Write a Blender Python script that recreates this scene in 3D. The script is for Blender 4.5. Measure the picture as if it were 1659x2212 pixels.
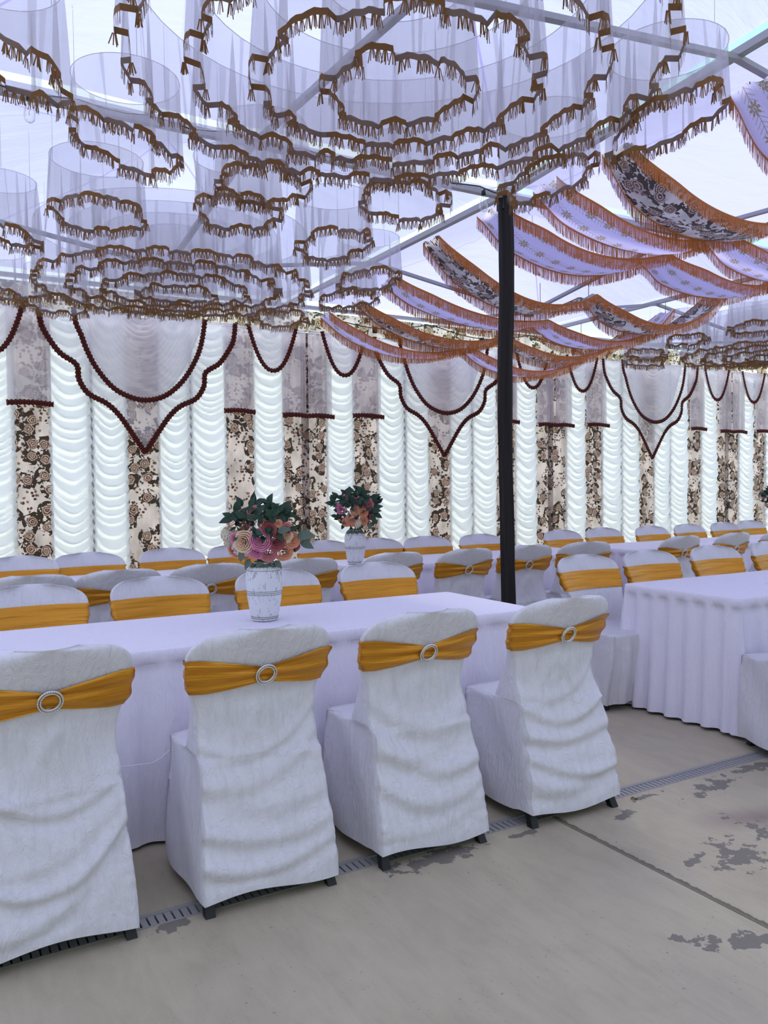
import bpy, bmesh, math, random
from math import sin, cos, pi, sqrt, exp, floor, atan2
from mathutils import Vector, Matrix, noise
random.seed(7)
S = bpy.context.scene
for o in list(bpy.data.objects): bpy.data.objects.remove(o)
COL = S.collection

# ------------------------------------------------------------------ camera
F_PX, PITCH, YAW, ROLL, CAMH = 1760.8, .0307, .5216, -.0108, 1.3516
r_ = Vector((cos(YAW), -sin(YAW), 0)); fh = Vector((sin(YAW), cos(YAW), 0))
FW = cos(PITCH)*fh + Vector((0, 0, -sin(PITCH))); up_ = r_.cross(FW)
CR = cos(ROLL)*r_ + sin(ROLL)*up_; CU = -sin(ROLL)*r_ + cos(ROLL)*up_
cd = bpy.data.cameras.new('camera'); cam = bpy.data.objects.new('camera', cd); COL.objects.link(cam)
cd.sensor_fit = 'VERTICAL'; cd.sensor_height = 36; cd.lens = F_PX/2212*36; cd.clip_start = .05
cam.matrix_world = Matrix(((CR.x, CU.x, -FW.x, 0), (CR.y, CU.y, -FW.y, 0), (CR.z, CU.z, -FW.z, CAMH), (0, 0, 0, 1)))
S.camera = cam

# ------------------------------------------------------------------ world, sun, exposure
S.view_settings.view_transform = 'Standard'; S.view_settings.look = 'None'
S.view_settings.gamma = 1; S.view_settings.use_curve_mapping = False
S.view_settings.exposure = 0.14
W = bpy.data.worlds.new('World'); S.world = W; W.use_nodes = True
nt = W.node_tree; nt.nodes.clear()
wo = nt.nodes.new('ShaderNodeOutputWorld'); bg = nt.nodes.new('ShaderNodeBackground')
tc = nt.nodes.new('ShaderNodeTexCoord'); sp = nt.nodes.new('ShaderNodeSeparateXYZ'); rp = nt.nodes.new('ShaderNodeValToRGB')
nt.links.new(tc.outputs['Generated'], sp.inputs[0]); nt.links.new(sp.outputs['Z'], rp.inputs[0])
e = rp.color_ramp.elements
e[0].position = 0.0; e[0].color = (.66, .70, .70, 1)
e[1].position = .62; e[1].color = (.17, .55, .70, 1)
m_ = rp.color_ramp.elements.new(.28); m_.color = (.30, .62, .72, 1)
mr = nt.nodes.new('ShaderNodeMapRange'); mr.inputs[1].default_value = .5; mr.inputs[2].default_value = .85; nt.links.new(sp.outputs['X'], mr.inputs[0])
wm = nt.nodes.new('ShaderNodeMix'); wm.data_type = 'RGBA'; nt.links.new(mr.outputs[0], wm.inputs[0]); wm.inputs[6].default_value = (.60, .72, .78, 1)
nt.links.new(rp.outputs[0], wm.inputs[7]); nt.links.new(wm.outputs[2], bg.inputs[0]); ms = nt.nodes.new('ShaderNodeMapRange'); nt.links.new(sp.outputs['Y'], ms.inputs[0]); ms.inputs[1].default_value = .2; ms.inputs[2].default_value = .95; ms.inputs[3].default_value = 1.0; ms.inputs[4].default_value = 2.2; nt.links.new(ms.outputs[0], bg.inputs[1])   # brighter sky on the sun's side
nt.links.new(bg.outputs[0], wo.inputs[0])
sd = bpy.data.lights.new('sun', 'SUN'); sd.energy = 5.2; sd.angle = .3; sd.color = (.97, .99, 1)
sun = bpy.data.objects.new('sun', sd); COL.objects.link(sun)
sun.rotation_euler = (math.radians(-34), math.radians(14), 0)
S.cycles.transparent_max_bounces = 32
S.cycles.max_bounces = 8
S.cycles.diffuse_bounces = 5
S.cycles.caustics_reflective = False; S.cycles.caustics_refractive = False

# ------------------------------------------------------------------ materials
def lin(r, g, b):
    f = lambda c: (c/255/12.92) if c/255 <= .04045 else ((c/255+.055)/1.055)**2.4
    return (f(r), f(g), f(b), 1)
class NT:
    def __init__(s, name):
        s.m = bpy.data.materials.new(name); s.m.use_nodes = True; s.t = s.m.node_tree; s.t.nodes.clear()
        s.out = s.t.nodes.new('ShaderNodeOutputMaterial')
    def n(s, typ, **k):
        x = s.t.nodes.new(typ)
        for a, v in k.items(): setattr(x, a, v)
        return x
    def l(s, a, b): s.t.links.new(a, b)
    def math(s, op, a, b=None, c=None, clamp=False):
        x = s.t.nodes.new('ShaderNodeMath'); x.operation = op; x.use_clamp = clamp
        for i, v in enumerate((a, b, c)):
            if v is None: continue
            if isinstance(v, (int, float)): x.inputs[i].default_value = v
            else: s.l(v, x.inputs[i])
        return x.outputs[0]
    def mix(s, f, a, b):
        x = s.t.nodes.new('ShaderNodeMix'); x.data_type = 'RGBA'
        for sock, v in ((x.inputs[0], f), (x.inputs[6], a), (x.inputs[7], b)):
            if isinstance(v, (int, float)): sock.default_value = v
            elif isinstance(v, tuple): sock.default_value = v
            else: s.l(v, sock)
        return x.outputs[2]
    def noise(s, vec, scale, detail=3, rough=.5, out='Fac', dist=0):
        x = s.n('ShaderNodeTexNoise'); x.inputs['Scale'].default_value = scale; x.inputs['Detail'].default_value = detail
        x.inputs['Roughness'].default_value = rough; x.inputs['Distortion'].default_value = dist
        if vec is not None: s.l(vec, x.inputs['Vector'])
        return x.outputs[out]
    def ramp(s, f, stops):
        x = s.n('ShaderNodeValToRGB'); el = x.color_ramp.elements
        el[0].position, el[0].color = stops[0]; el[1].position, el[1].color = stops[-1]
        for p, c in stops[1:-1]:
            q = el.new(p); q.color = c
        s.l(f, x.inputs[0]); return x.outputs[0]
    def mapping(s, vec, scale=(1, 1, 1), loc=(0, 0, 0), rot=(0, 0, 0)):
        x = s.n('ShaderNodeMapping'); x.inputs['Scale'].default_value = scale; x.inputs['Location'].default_value = loc; x.inputs['Rotation'].default_value = rot
        s.l(vec, x.inputs[0]); return x.outputs[0]
    def bump(s, h, strength=.3, dist=.01):
        x = s.n('ShaderNodeBump'); x.inputs['Strength'].default_value = strength; x.inputs['Distance'].default_value = dist
        s.l(h, x.inputs['Height']); return x.outputs[0]
    def tc(s, w='Object'): return s.n('ShaderNodeTexCoord').outputs[w]

def simple(name, col, rough=.7, metal=0, spec=.4):
    M = NT(name); b = M.n('ShaderNodeBsdfPrincipled'); b.inputs['Base Color'].default_value = col
    b.inputs['Roughness'].default_value = rough; b.inputs['Metallic'].default_value = metal; b.inputs['Specular IOR Level'].default_value = spec
    nz = M.noise(M.tc(), 60, 2)
    c = M.mix(nz, tuple(v*.9 for v in col[:3])+(1,), tuple(min(1, v*1.08) for v in col[:3])+(1,))
    M.l(c, b.inputs['Base Color']); M.l(b.outputs[0], M.out.inputs[0]); return M.m

def cloth(name, col, rough=.55, spec=.35, transl=0.0, tcol=None, wr=1.0, streak=True, alpha=1.0, vec='Object', sheen=.0):
    """white cloth with fine weave streaks and creases; optional translucency and openness of the weave"""
    M = NT(name); o = M.tc(vec)
    b = M.n('ShaderNodeBsdfPrincipled'); b.inputs['Roughness'].default_value = rough; b.inputs['Specular IOR Level'].default_value = spec
    b.inputs['Sheen Weight'].default_value = sheen
    st = M.noise(M.mapping(o, (90, 90, 7)), 1.0, 4, .6)
    cr = M.noise(o, 9, 4, .55, dist=.6)
    cc = M.mix(M.math('MULTIPLY', st, .5), tuple(v*.93 for v in col[:3])+(1,), tuple(min(1, v*1.06) for v in col[:3])+(1,))
    M.l(cc, b.inputs['Base Color'])
    md = M.noise(M.mapping(o, (30, 30, 8), rot=(.2, .35, 0)), 1.0, 4, .6, dist=1.4)
    h = M.math('ADD', M.math('MULTIPLY', st, .14 if streak else .02), M.math('MULTIPLY', cr, .9*wr))
    h = M.math('ADD', h, M.math('MULTIPLY', M.math('ABSOLUTE', M.math('SUBTRACT', md, .5)), 1.1*wr if streak else 0))
    M.l(M.bump(h, .65, .015 if streak else .012), b.inputs['Normal'])
    res = b.outputs[0]
    if transl > 0:
        t = M.n('ShaderNodeBsdfTranslucent'); t.inputs[0].default_value = tcol or col
        mx = M.n('ShaderNodeMixShader'); mx.inputs[0].default_value = transl
        M.l(res, mx.inputs[1]); M.l(t.outputs[0], mx.inputs[2]); res = mx.outputs[0]
    if alpha < 1:
        t = M.n('ShaderNodeBsdfTransparent'); mx = M.n('ShaderNodeMixShader'); mx.inputs[0].default_value = alpha
        M.l(t.outputs[0], mx.inputs[1]); M.l(res, mx.inputs[2]); res = mx.outputs[0]
    M.l(res, M.out.inputs[0]); return M.m

MAT = {}
MAT['cover'] = cloth('chair_cover_satin', lin(222, 218, 222), .38, .5, sheen=.1)
MAT['table'] = cloth('table_cloth', lin(238, 232, 244), .6, .3, wr=.6)
MAT['ruched'] = cloth('ruched_white_cloth', lin(236, 238, 238), .6, .3, transl=.42, tcol=lin(240, 241, 236), wr=.15, streak=False)
MAT['sheer'] = cloth('sheer_white_cloth', lin(240, 235, 240), .8, .1, transl=.5, wr=.05, streak=False, alpha=.70)
MAT['sheer_thin'] = cloth('thin_sheer_cloth', lin(234, 231, 238), .8, .1, transl=.4, wr=.05, streak=False, alpha=.5)
MAT['veil'] = cloth('veil_net', lin(216, 212, 220), .8, .1, transl=.55, wr=.02, streak=False, alpha=.38)
MAT['ruffle'] = simple('maroon_ruffle', lin(88, 30, 20), .6)
MAT['braid'] = simple('brown_braid', lin(128, 88, 44), .7)
MAT['braid_in'] = simple('brown_tassel', lin(74, 42, 22), .8)
MAT['fringe'] = simple('orange_fringe', lin(190, 112, 44), .6)
MAT['black'] = simple('black_plastic', lin(22, 22, 24), .45)
MAT['metal'] = simple('grey_beam_metal', lin(172, 172, 176), .5, .1)
MAT['silver'] = simple('silver', lin(215, 213, 208), .28, .75)
MAT['dark'] = simple('dark_gap', lin(28, 27, 26), .9)
MAT['cable'] = simple('black_cable', lin(18, 18, 18), .5)
MAT['grate'] = simple('grey_plastic_grate', lin(150, 147, 144), .6)
MAT['greytape'] = simple('grey_tape', lin(120, 112, 98), .7)
MAT['leaf'] = simple('dark_green_leaf', lin(34, 62, 44), .5)
MAT['sage'] = simple('sage_leaf', lin(92, 108, 92), .6)
MAT['whitecord'] = simple('white_cord', lin(235, 235, 240), .6)
MAT['bead'] = simple('pale_silver', lin(232, 230, 226), .3, .5)
MAT['seam'] = simple('mauve_grey_tape', lin(158, 150, 158), .8)
MAT['dry'] = simple('dry_leaf', lin(84, 50, 34), .8)

def gold_mat():
    M = NT('gold_satin_spandex'); b = M.n('ShaderNodeBsdfPrincipled'); o = M.tc('UV')
    st = M.noise(M.mapping(o, (2.2, 42, 1)), 1, 4, .6, dist=.3)
    M.l(M.mix(st, lin(190, 122, 18), lin(230, 160, 46)), b.inputs['Base Color'])
    b.inputs['Roughness'].default_value = .27; b.inputs['Metallic'].default_value = .5; b.inputs['Specular IOR Level'].default_value = .5
    M.l(M.bump(st, .8, .012), b.inputs['Normal']); M.l(b.outputs[0], M.out.inputs[0]); return M.m
MAT['gold'] = gold_mat()

def pole_mat():
    M = NT('black_pole_cloth'); b = M.n('ShaderNodeBsdfPrincipled'); o = M.tc()
    st = M.noise(M.mapping(o, (60, 60, 2)), 1, 3)
    M.l(M.mix(st, lin(9, 5, 5), lin(26, 14, 14)), b.inputs['Base Color']); b.inputs['Roughness'].default_value = .75
    M.l(M.bump(st, .6, .02), b.inputs['Normal']); M.l(b.outputs[0], M.out.inputs[0]); return M.m
MAT['polecloth'] = pole_mat()

def canopy_mat(name, col, tcol, seam=True):
    M = NT(name); o = M.tc('UV')      # UV runs -1..1 across one canopy bay
    s = M.n('ShaderNodeSeparateXYZ'); M.l(o, s.inputs[0])
    ax = M.math('ABSOLUTE', s.outputs[0]); ay = M.math('ABSOLUTE', s.outputs[1])
    d = M.math('ABSOLUTE', M.math('SUBTRACT', ax, ay))
    sm = M.math('LESS_THAN', d, .0055)
    cr = M.noise(M.mapping(M.tc(), (1.6, 5, 1)), 1.5, 5, .55, dist=.5)
    base = M.mix(M.math('MULTIPLY', sm, .55), tcol, lin(150, 120, 225))
    dcol = M.mix(M.math('MULTIPLY', sm, .55), col, lin(150, 120, 225))
    df = M.n('ShaderNodeBsdfDiffuse'); tr = M.n('ShaderNodeBsdfTranslucent'); M.l(dcol, df.inputs[0]); M.l(base, tr.inputs[0])
    bp = M.bump(cr, .35, .05); M.l(bp, df.inputs['Normal']); M.l(bp, tr.inputs['Normal'])
    mx = M.n('ShaderNodeMixShader'); mx.inputs[0].default_value = .5
    M.l(df.outputs[0], mx.inputs[1]); M.l(tr.outputs[0], mx.inputs[2]); M.l(mx.outputs[0], M.out.inputs[0]); return M.m
MAT['canopy'] = canopy_mat('canopy_white_cloth', lin(212, 212, 240), lin(203, 205, 238))
MAT['canopy_lav'] = canopy_mat('canopy_lavender_cloth', lin(208, 206, 244), lin(200, 199, 242))

def floral_mat(name, base, dark, mid, leafc, transl, scale=1.0):
    M = NT(name); uv = M.tc('UV')
    dist = M.noise(uv, 9, 2, .5, 'Color')
    vm = M.n('ShaderNodeVectorMath'); vm.operation = 'MULTIPLY_ADD'; M.l(dist, vm.inputs[0]); vm.inputs[1].default_value = (.035,)*3; M.l(uv, vm.inputs[2])
    v = vm.outputs[0]
    def layer(sc, seed):
        x = M.n('ShaderNodeTexVoronoi'); x.voronoi_dimensions = '2D'; x.inputs['Scale'].default_value = sc*scale; x.inputs['Randomness'].default_value = .75
        M.l(M.mapping(v, loc=(seed, seed*.7, 0)), x.inputs['Vector']); return x
    L1 = layer(7.4, 0.0); d = L1.outputs['Distance']; cs = M.n('ShaderNodeSeparateColor'); M.l(L1.outputs['Color'], cs.inputs[0])
    gate = M.math('GREATER_THAN', cs.outputs[0], .34)
    nz = M.noise(v, 34, 2, .5)
    rings = M.math('SINE', M.math('ADD', M.math('MULTIPLY', d, 52), M.math('MULTIPLY', nz, 13)))
    rosec = M.ramp(M.math('MULTIPLY_ADD', rings, .5, .5), [(0, dark), (.35, mid), (.75, tuple(min(1, c*1.35) for c in mid[:3])+(1,)), (1, tuple(c*.75 for c in base[:3])+(1,))])
    rm = M.math('MULTIPLY', M.math('LESS_THAN', d, .33), gate)
    lm0 = M.math('MULTIPLY', M.math('LESS_THAN', d, .62), gate)
    ln = M.math('GREATER_THAN', M.noise(v, 26, 2, .5), .47)
    lm = M.math('MULTIPLY', lm0, ln)
    L2 = layer(34, 3.3); s2 = M.n('ShaderNodeSeparateColor'); M.l(L2.outputs['Color'], s2.inputs[0])
    small = M.math('MULTIPLY', M.math('LESS_THAN', M.math('ADD', L2.outputs['Distance'], M.math('MULTIPLY', nz, .3)), .56), M.math('GREATER_THAN', s2.outputs[1], .52))
    patch = M.math('GREATER_THAN', M.noise(uv, 5.5, 2, .5), .50)
    small = M.math('MULTIPLY', small, patch)
    bl = M.noise(M.mapping(uv, (2, 1.1, 1)), 3.2, 3, .5)
    b0 = M.mix(M.ramp(bl, [(.38, (0, 0, 0, 1)), (.68, (1, 1, 1, 1))]), base, tuple(c*.58 for c in base[:3])+(1,))
    c1 = M.mix(small, b0, M.mix(s2.outputs[2], dark, mid))
    c2 = M.mix(lm, c1, M.mix(nz, leafc, dark))
    c3 = M.mix(rm, c2, rosec)
    b = M.n('ShaderNodeBsdfPrincipled'); b.inputs['Roughness'].default_value = .5; M.l(c3, b.inputs['Base Color'])
    t = M.n('ShaderNodeBsdfTranslucent'); M.l(c3, t.inputs[0]); mx = M.n('ShaderNodeMixShader'); mx.inputs[0].default_value = transl
    M.l(b.outputs[0], mx.inputs[1]); M.l(t.outputs[0], mx.inputs[2]); M.l(mx.outputs[0], M.out.inputs[0]); return M.m
MAT['floral'] = floral_mat('floral_satin', lin(214, 198, 186), lin(50, 32, 28), lin(128, 98, 78), lin(52, 48, 30), .4)
MAT['floral_top'] = floral_mat('floral_satin_valance', lin(232, 222, 204), lin(74, 58, 44), lin(160, 138, 96), lin(84, 84, 60), .7, 1.0)
MAT['floral_band'] = floral_mat('floral_satin_band', lin(214, 209, 206), lin(66, 52, 54), lin(132, 106, 98), lin(78, 74, 70), .4, 1.05)

def embroidered():
    M = NT('embroidered_lavender_cloth'); uv = M.tc('UV'); s = M.n('ShaderNodeSeparateXYZ'); M.l(uv, s.inputs[0])
    u, v = s.outputs[0], s.outputs[1]
    RS, FS = .155, .165
    row = M.math('FLOOR', M.math('DIVIDE', v, RS))
    fy = M.math('MULTIPLY', M.math('SUBTRACT', M.math('FRACT', M.math('DIVIDE', v, RS)), .5), RS)
    u2 = M.math('ADD', M.math('DIVIDE', u, FS), M.math('MULTIPLY', row, .45))
    fx = M.math('MULTIPLY', M.math('SUBTRACT', M.math('FRACT', u2), .5), FS)
    r = M.math('SQRT', M.math('ADD', M.math('MULTIPLY', fx, fx), M.math('MULTIPLY', fy, fy)))
    th = M.math('ARCTAN2', fy, fx)
    pet = M.math('MULTIPLY_ADD', M.math('ABSOLUTE', M.math('COSINE', M.math('MULTIPLY', th, 4))), .024, .016)
    fm = M.math('LESS_THAN', r, pet)
    hole = M.math('MULTIPLY', M.math('GREATER_THAN', r, .007), M.math('LESS_THAN', r, .011))
    fm = M.math('SUBTRACT', fm, hole, clamp=True)
    ay = M.math('ABSOLUTE', fy)
    vine = M.math('LESS_THAN', M.math('ABSOLUTE', M.math('ADD', fy, M.math('MULTIPLY', M.math('SINE', M.math('MULTIPLY', u, 38)), .003))), .0022)
    st = M.math('FRACT', M.math('DIVIDE', M.math('SUBTRACT', u, M.math('MULTIPLY', ay, .75)), .0275))
    stroke = M.math('MULTIPLY', M.math('LESS_THAN', M.math('ABSOLUTE', M.math('SUBTRACT', st, .5)), .065), M.math('LESS_THAN', ay, .044))
    mask = M.math('MAXIMUM', M.math('MAXIMUM', fm, vine), stroke)
    c = M.mix(mask, lin(216, 210, 244), lin(166, 154, 134))
    cr = M.noise(M.mapping(uv, (3, 26, 1)), 1, 3, .6, dist=.4)
    b = M.n('ShaderNodeBsdfDiffuse'); t = M.n('ShaderNodeBsdfTranslucent'); M.l(c, b.inputs[0]); M.l(c, t.inputs[0])
    bp = M.bump(cr, .5, .02); M.l(bp, b.inputs['Normal']); M.l(bp, t.inputs['Normal'])
    mx = M.n('ShaderNodeMixShader'); mx.inputs[0].default_value = .5; M.l(b.outputs[0], mx.inputs[1]); M.l(t.outputs[0], mx.inputs[2]); M.l(mx.outputs[0], M.out.inputs[0]); return M.m
MAT['embroid'] = embroidered()

def floor_mat():
    M = NT('concrete_floor'); o = M.tc()
    b = M.n('ShaderNodeBsdfPrincipled'); b.inputs['Roughness'].default_value = .62; b.inputs['Specular IOR Level'].default_value = .35
    big = M.noise(o, 1.1, 4, .55); broom = M.noise(M.mapping(o, (34, 1.6, 1)), 1.4, 3, .5); fine = M.noise(o, 160, 2, .6)
    c = M.ramp(big, [(.30, lin(170, 157, 133)), (.5, lin(190, 177, 152)), (.72, lin(188, 178, 152))])
    c = M.mix(M.math('MULTIPLY', broom, .55), c, lin(168, 156, 134))
    c = M.mix(M.math('MULTIPLY', fine, .22), c, lin(152, 142, 122))
    mo = M.noise(M.mapping(o, (3, 1.2, 1), rot=(0, 0, .5)), 4, 6, .68, dist=.5)
    c = M.mix(M.ramp(mo, [(.42, (0, 0, 0, 1)), (.72, (.28, .28, .28, 1))]), c, lin(136, 124, 106))
    # small pits
    pit = M.math('MULTIPLY', M.math('GREATER_THAN', M.noise(o, 55, 3, .75), .66), M.math('GREATER_THAN', M.noise(o, 3.2, 2, .5), .52))
    c = M.mix(M.math('MULTIPLY', pit, .6), c, lin(104, 98, 94))
    # reddish stain and damp patches, each at its own spot on the slab
    def spot(x, y, rx, ry, rot=0):
        mp = M.n('ShaderNodeMapping'); mp.vector_type = 'TEXTURE'; mp.inputs['Location'].default_value = (x, y, 0); mp.inputs['Scale'].default_value = (rx, ry, 1); mp.inputs['Rotation'].default_value = (0, 0, rot)
        M.l(o, mp.inputs[0]); L = M.n('ShaderNodeVectorMath'); L.operation = 'LENGTH'; M.l(mp.outputs[0], L.inputs[0]); return L.outputs['Value']
    nzp = M.noise(o, 13, 4, .62)
    damp = None
    for a in [(1.62, 2.455, .26, .075, .05), (.66, 2.49, .10, .045, .1), (2.02, 2.44, .12, .03, 0), (2.57, 1.90, .17, .13, .5), (2.08, 1.545, .22, .06, -.5),
              (3.05, 2.40, .22, .07, .1), (3.42, 2.46, .28, .05, 0), (2.50, 2.38, .10, .03, .2), (2.40, 1.96, .09, .035, .2), (2.70, 2.47, .14, .028, 0), (2.88, 1.86, .12, .3, .2), (4.0, 2.2, .5, .3, 0)]:
        m1 = M.math('SUBTRACT', 1.0, spot(*a)); damp = m1 if damp is None else M.math('MAXIMUM', damp, m1)
    dm = M.math('GREATER_THAN', M.math('ADD', damp, M.math('MULTIPLY', M.math('SUBTRACT', nzp, .5), 4.2)), .42)
    dm = M.math('MULTIPLY', dm, M.math('GREATER_THAN', damp, -.15))
    c = M.mix(M.math('MULTIPLY', dm, .75), c, lin(92, 88, 84))
    red = M.math('SUBTRACT', 1.0, spot(2.93, 2.07, .34, .13, -.35), clamp=True)
    c = M.mix(M.math('MULTIPLY', red, .75), c, lin(126, 108, 102))
    # dark grime along the joint
    s = M.n('ShaderNodeSeparateXYZ'); M.l(o, s.inputs[0])
    jx = M.math('SUBTRACT', s.outputs[0], 2.221); wv = M.math('MULTIPLY', M.noise(o, 40, 4, .7), .040)
    g = M.math('MULTIPLY', M.math('GREATER_THAN', jx, -.004), M.math('LESS_THAN', jx, M.math('SUBTRACT', wv, .006)))
    g = M.math('MULTIPLY', g, M.math('LESS_THAN', s.outputs[1], 2.515))
    c = M.mix(M.math('MULTIPLY', g, .85), c, lin(88, 82, 72))
    M.l(c, b.inputs['Base Color'])
    h = M.math('ADD', M.math('MULTIPLY', broom, .4), M.math('MULTIPLY', fine, .3)); M.l(M.bump(h, .35, .004), b.inputs['Normal'])
    M.l(b.outputs[0], M.out.inputs[0]); return M.m
MAT['floor'] = floor_mat()

def vase_mat():
    M = NT('distressed_white_ceramic'); o = M.tc(); b = M.n('ShaderNodeBsdfPrincipled'); b.inputs['Roughness'].default_value = .6
    n1 = M.noise(M.mapping(o, (60, 60, 16)), 1, 5, .7, dist=1.2); n2 = M.noise(o, 14, 2, .5)
    k = M.math('MULTIPLY', M.math('GREATER_THAN', n1, .575), M.math('GREATER_THAN', n2, .47))
    c = M.mix(M.math('MULTIPLY', k, .6), lin(220, 220, 224), lin(120, 110, 112)); M.l(c, b.inputs['Base Color'])
    M.l(b.outputs[0], M.out.inputs[0]); return M.m
MAT['vase'] = vase_mat()
MAT['groove'] = simple('vase_groove', lin(120, 116, 118), .8)
def petal_mat(name, a, bb):
    M = NT(name); b = M.n('ShaderNodeBsdfPrincipled'); b.inputs['Roughness'].default_value = .7
    s = M.n('ShaderNodeSeparateXYZ'); M.l(M.tc('UV'), s.inputs[0])
    M.l(M.mix(s.outputs[1], a, bb), b.inputs['Base Color']); M.l(b.outputs[0], M.out.inputs[0]); return M.m
PET = {'cream': petal_mat('cream_petal', lin(196, 122, 84), lin(240, 214, 178)), 'pink': petal_mat('pink_petal', lin(150, 70, 100), lin(226, 140, 172)),
       'dusty': petal_mat('dusty_pink_petal', lin(140, 66, 70), lin(214, 134, 134)), 'peach': petal_mat('peach_petal', lin(184, 100, 72), lin(236, 164, 128)),
       'red': petal_mat('deep_rose_petal', lin(96, 34, 40), lin(180, 90, 92)), 'hyd': petal_mat('cream_hydrangea_petal', lin(190, 170, 140), lin(232, 222, 200))}
def glass_mat():
    M = NT('bulb_glass'); g = M.n('ShaderNodeBsdfGlossy'); g.inputs['Roughness'].default_value = .05; t = M.n('ShaderNodeBsdfTransparent')
    mx = M.n('ShaderNodeMixShader'); fr = M.n('ShaderNodeLayerWeight'); fr.inputs[0].default_value = .35
    M.l(fr.outputs['Facing'], mx.inputs[0]); M.l(t.outputs[0], mx.inputs[1]); M.l(g.outputs[0], mx.inputs[2]); M.l(mx.outputs[0], M.out.inputs[0]); return M.m
MAT['glass'] = glass_mat()

# ------------------------------------------------------------------ object helpers
class MB:
    def __init__(s): s.v = []; s.f = []; s.uv = []
    def quad(s, i): s.f.append(tuple(i))
    def grid(s, nu, nv, fn, cyc=False, uvf=None):
        b = len(s.v); w = nu if cyc else nu+1
        for j in range(nv+1):
            for i in range(w):
                s.v.append(tuple(fn(i/nu, j/nv))); s.uv.append(uvf(i/nu, j/nv) if uvf else (i/nu, j/nv))
        for j in range(nv):
            for i in range(nu):
                a = b+j*w+i; c = b+j*w+(i+1) % w if cyc else a+1
                s.f.append((a, c, c+w, a+w))
    def box(s, x0, x1, y0, y1, z0, z1):
        b = len(s.v)
        for z in (z0, z1):
            for x, y in ((x0, y0), (x1, y0), (x1, y1), (x0, y1)): s.v.append((x, y, z)); s.uv.append((x+y, z))
        for q in ((0, 3, 2, 1), (4, 5, 6, 7), (0, 1, 5, 4), (1, 2, 6, 5), (2, 3, 7, 6), (3, 0, 4, 7)): s.f.append(tuple(b+i for i in q))
    def tube(s, pts, r, n=8, rf=None):
        pts = [Vector(p) for p in pts]; b = len(s.v); prev = None
        for k, p in enumerate(pts):
            d = (pts[min(k+1, len(pts)-1)]-pts[max(k-1, 0)]).normalized()
            a = prev if prev is not None else (Vector((0, 0, 1)) if abs(d.z) < .9 else Vector((1, 0, 0)))
            x = (a-d*a.dot(d)).normalized(); y = d.cross(x); prev = x
            rr = rf(k/(len(pts)-1)) if rf else r
            for i in range(n):
                t = 2*pi*i/n; s.v.append(tuple(p+x*cos(t)*rr+y*sin(t)*rr)); s.uv.append((i/n, k))
        for k in range(len(pts)-1):
            for i in range(n):
                a = b+k*n+i; c = b+k*n+(i+1) % n; s.f.append((a, c, c+n, a+n))
        s.f.append(tuple(b+i for i in range(n))[::-1]); s.f.append(tuple(b+(len(pts)-1)*n+i for i in range(n)))
    def lathe(s, prof, n=32, c=(0, 0, 0), ax=None):
        s.grid(n, len(prof)-1, lambda u, v: (c[0]+prof[int(round(v*(len(prof)-1)))][0]*cos(2*pi*u), c[1]+prof[int(round(v*(len(prof)-1)))][0]*sin(2*pi*u), c[2]+prof[int(round(v*(len(prof)-1)))][1]), cyc=True)
    def beam(s, a, b, w, h):
        a = Vector(a); b = Vector(b); d = (b-a).normalized(); x = d.cross(Vector((0, 0, 1))).normalized()*(w/2); z = x.cross(d).normalized()*(h/2)
        k = len(s.v)
        for p in (a, b):
            for q in (x+z, -x+z, -x-z, x-z): s.v.append(tuple(p+q)); s.uv.append((0, 0))
        for q in ((0, 1, 2, 3), (7, 6, 5, 4), (0, 4, 5, 1), (1, 5, 6, 2), (2, 6, 7, 3), (3, 7, 4, 0)): s.f.append(tuple(k+i for i in q))
    def build(s, name, mat, parent=None, smooth=True, me=None):
        m = bpy.data.meshes.new(name); m.from_pydata(s.v, [], s.f)
        ul = m.uv_layers.new(name='UVMap'); flat = []
        for p in m.polygons:
            for vi in p.vertices: flat += list(s.uv[vi][:2])
        ul.data.foreach_set('uv', flat)
        if smooth: m.polygons.foreach_set('use_smooth', [True]*len(m.polygons))
        m.materials.append(mat); m.update()
        return link(name, m, parent)
def link(name, m, parent=None):
    o = bpy.data.objects.new(name, m); COL.objects.link(o)
    if parent: o.parent = parent
    return o
def tag(o, label, cat, group=None, kind=None):
    if label: o['label'] = label
    if cat: o['category'] = cat
    if group: o['group'] = group
    if kind: o['kind'] = kind
    return o
def empty(name, loc, rz=0, label=None, cat=None, group=None):
    o = bpy.data.objects.new(name, None); COL.objects.link(o); o.location = loc; o.rotation_euler = (0, 0, rz); o.empty_display_size = .1
    return tag(o, label, cat, group)
def copy_tree(o, loc, rz, label, parent=None):
    c = o.copy(); COL.objects.link(c)
    if parent is None:
        c.location = loc; c.rotation_euler = (0, 0, rz); c['label'] = label
    else: c.parent = parent
    for ch in [x for x in bpy.data.objects if x.parent == o]: copy_tree(ch, None, None, None, c)
    return c
def struct(o): o['kind'] = 'structure'; return o
def sm(a, b, x):
    t = max(0, min(1, (x-a)/(b-a))); return t*t*(3-2*t)

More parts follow.
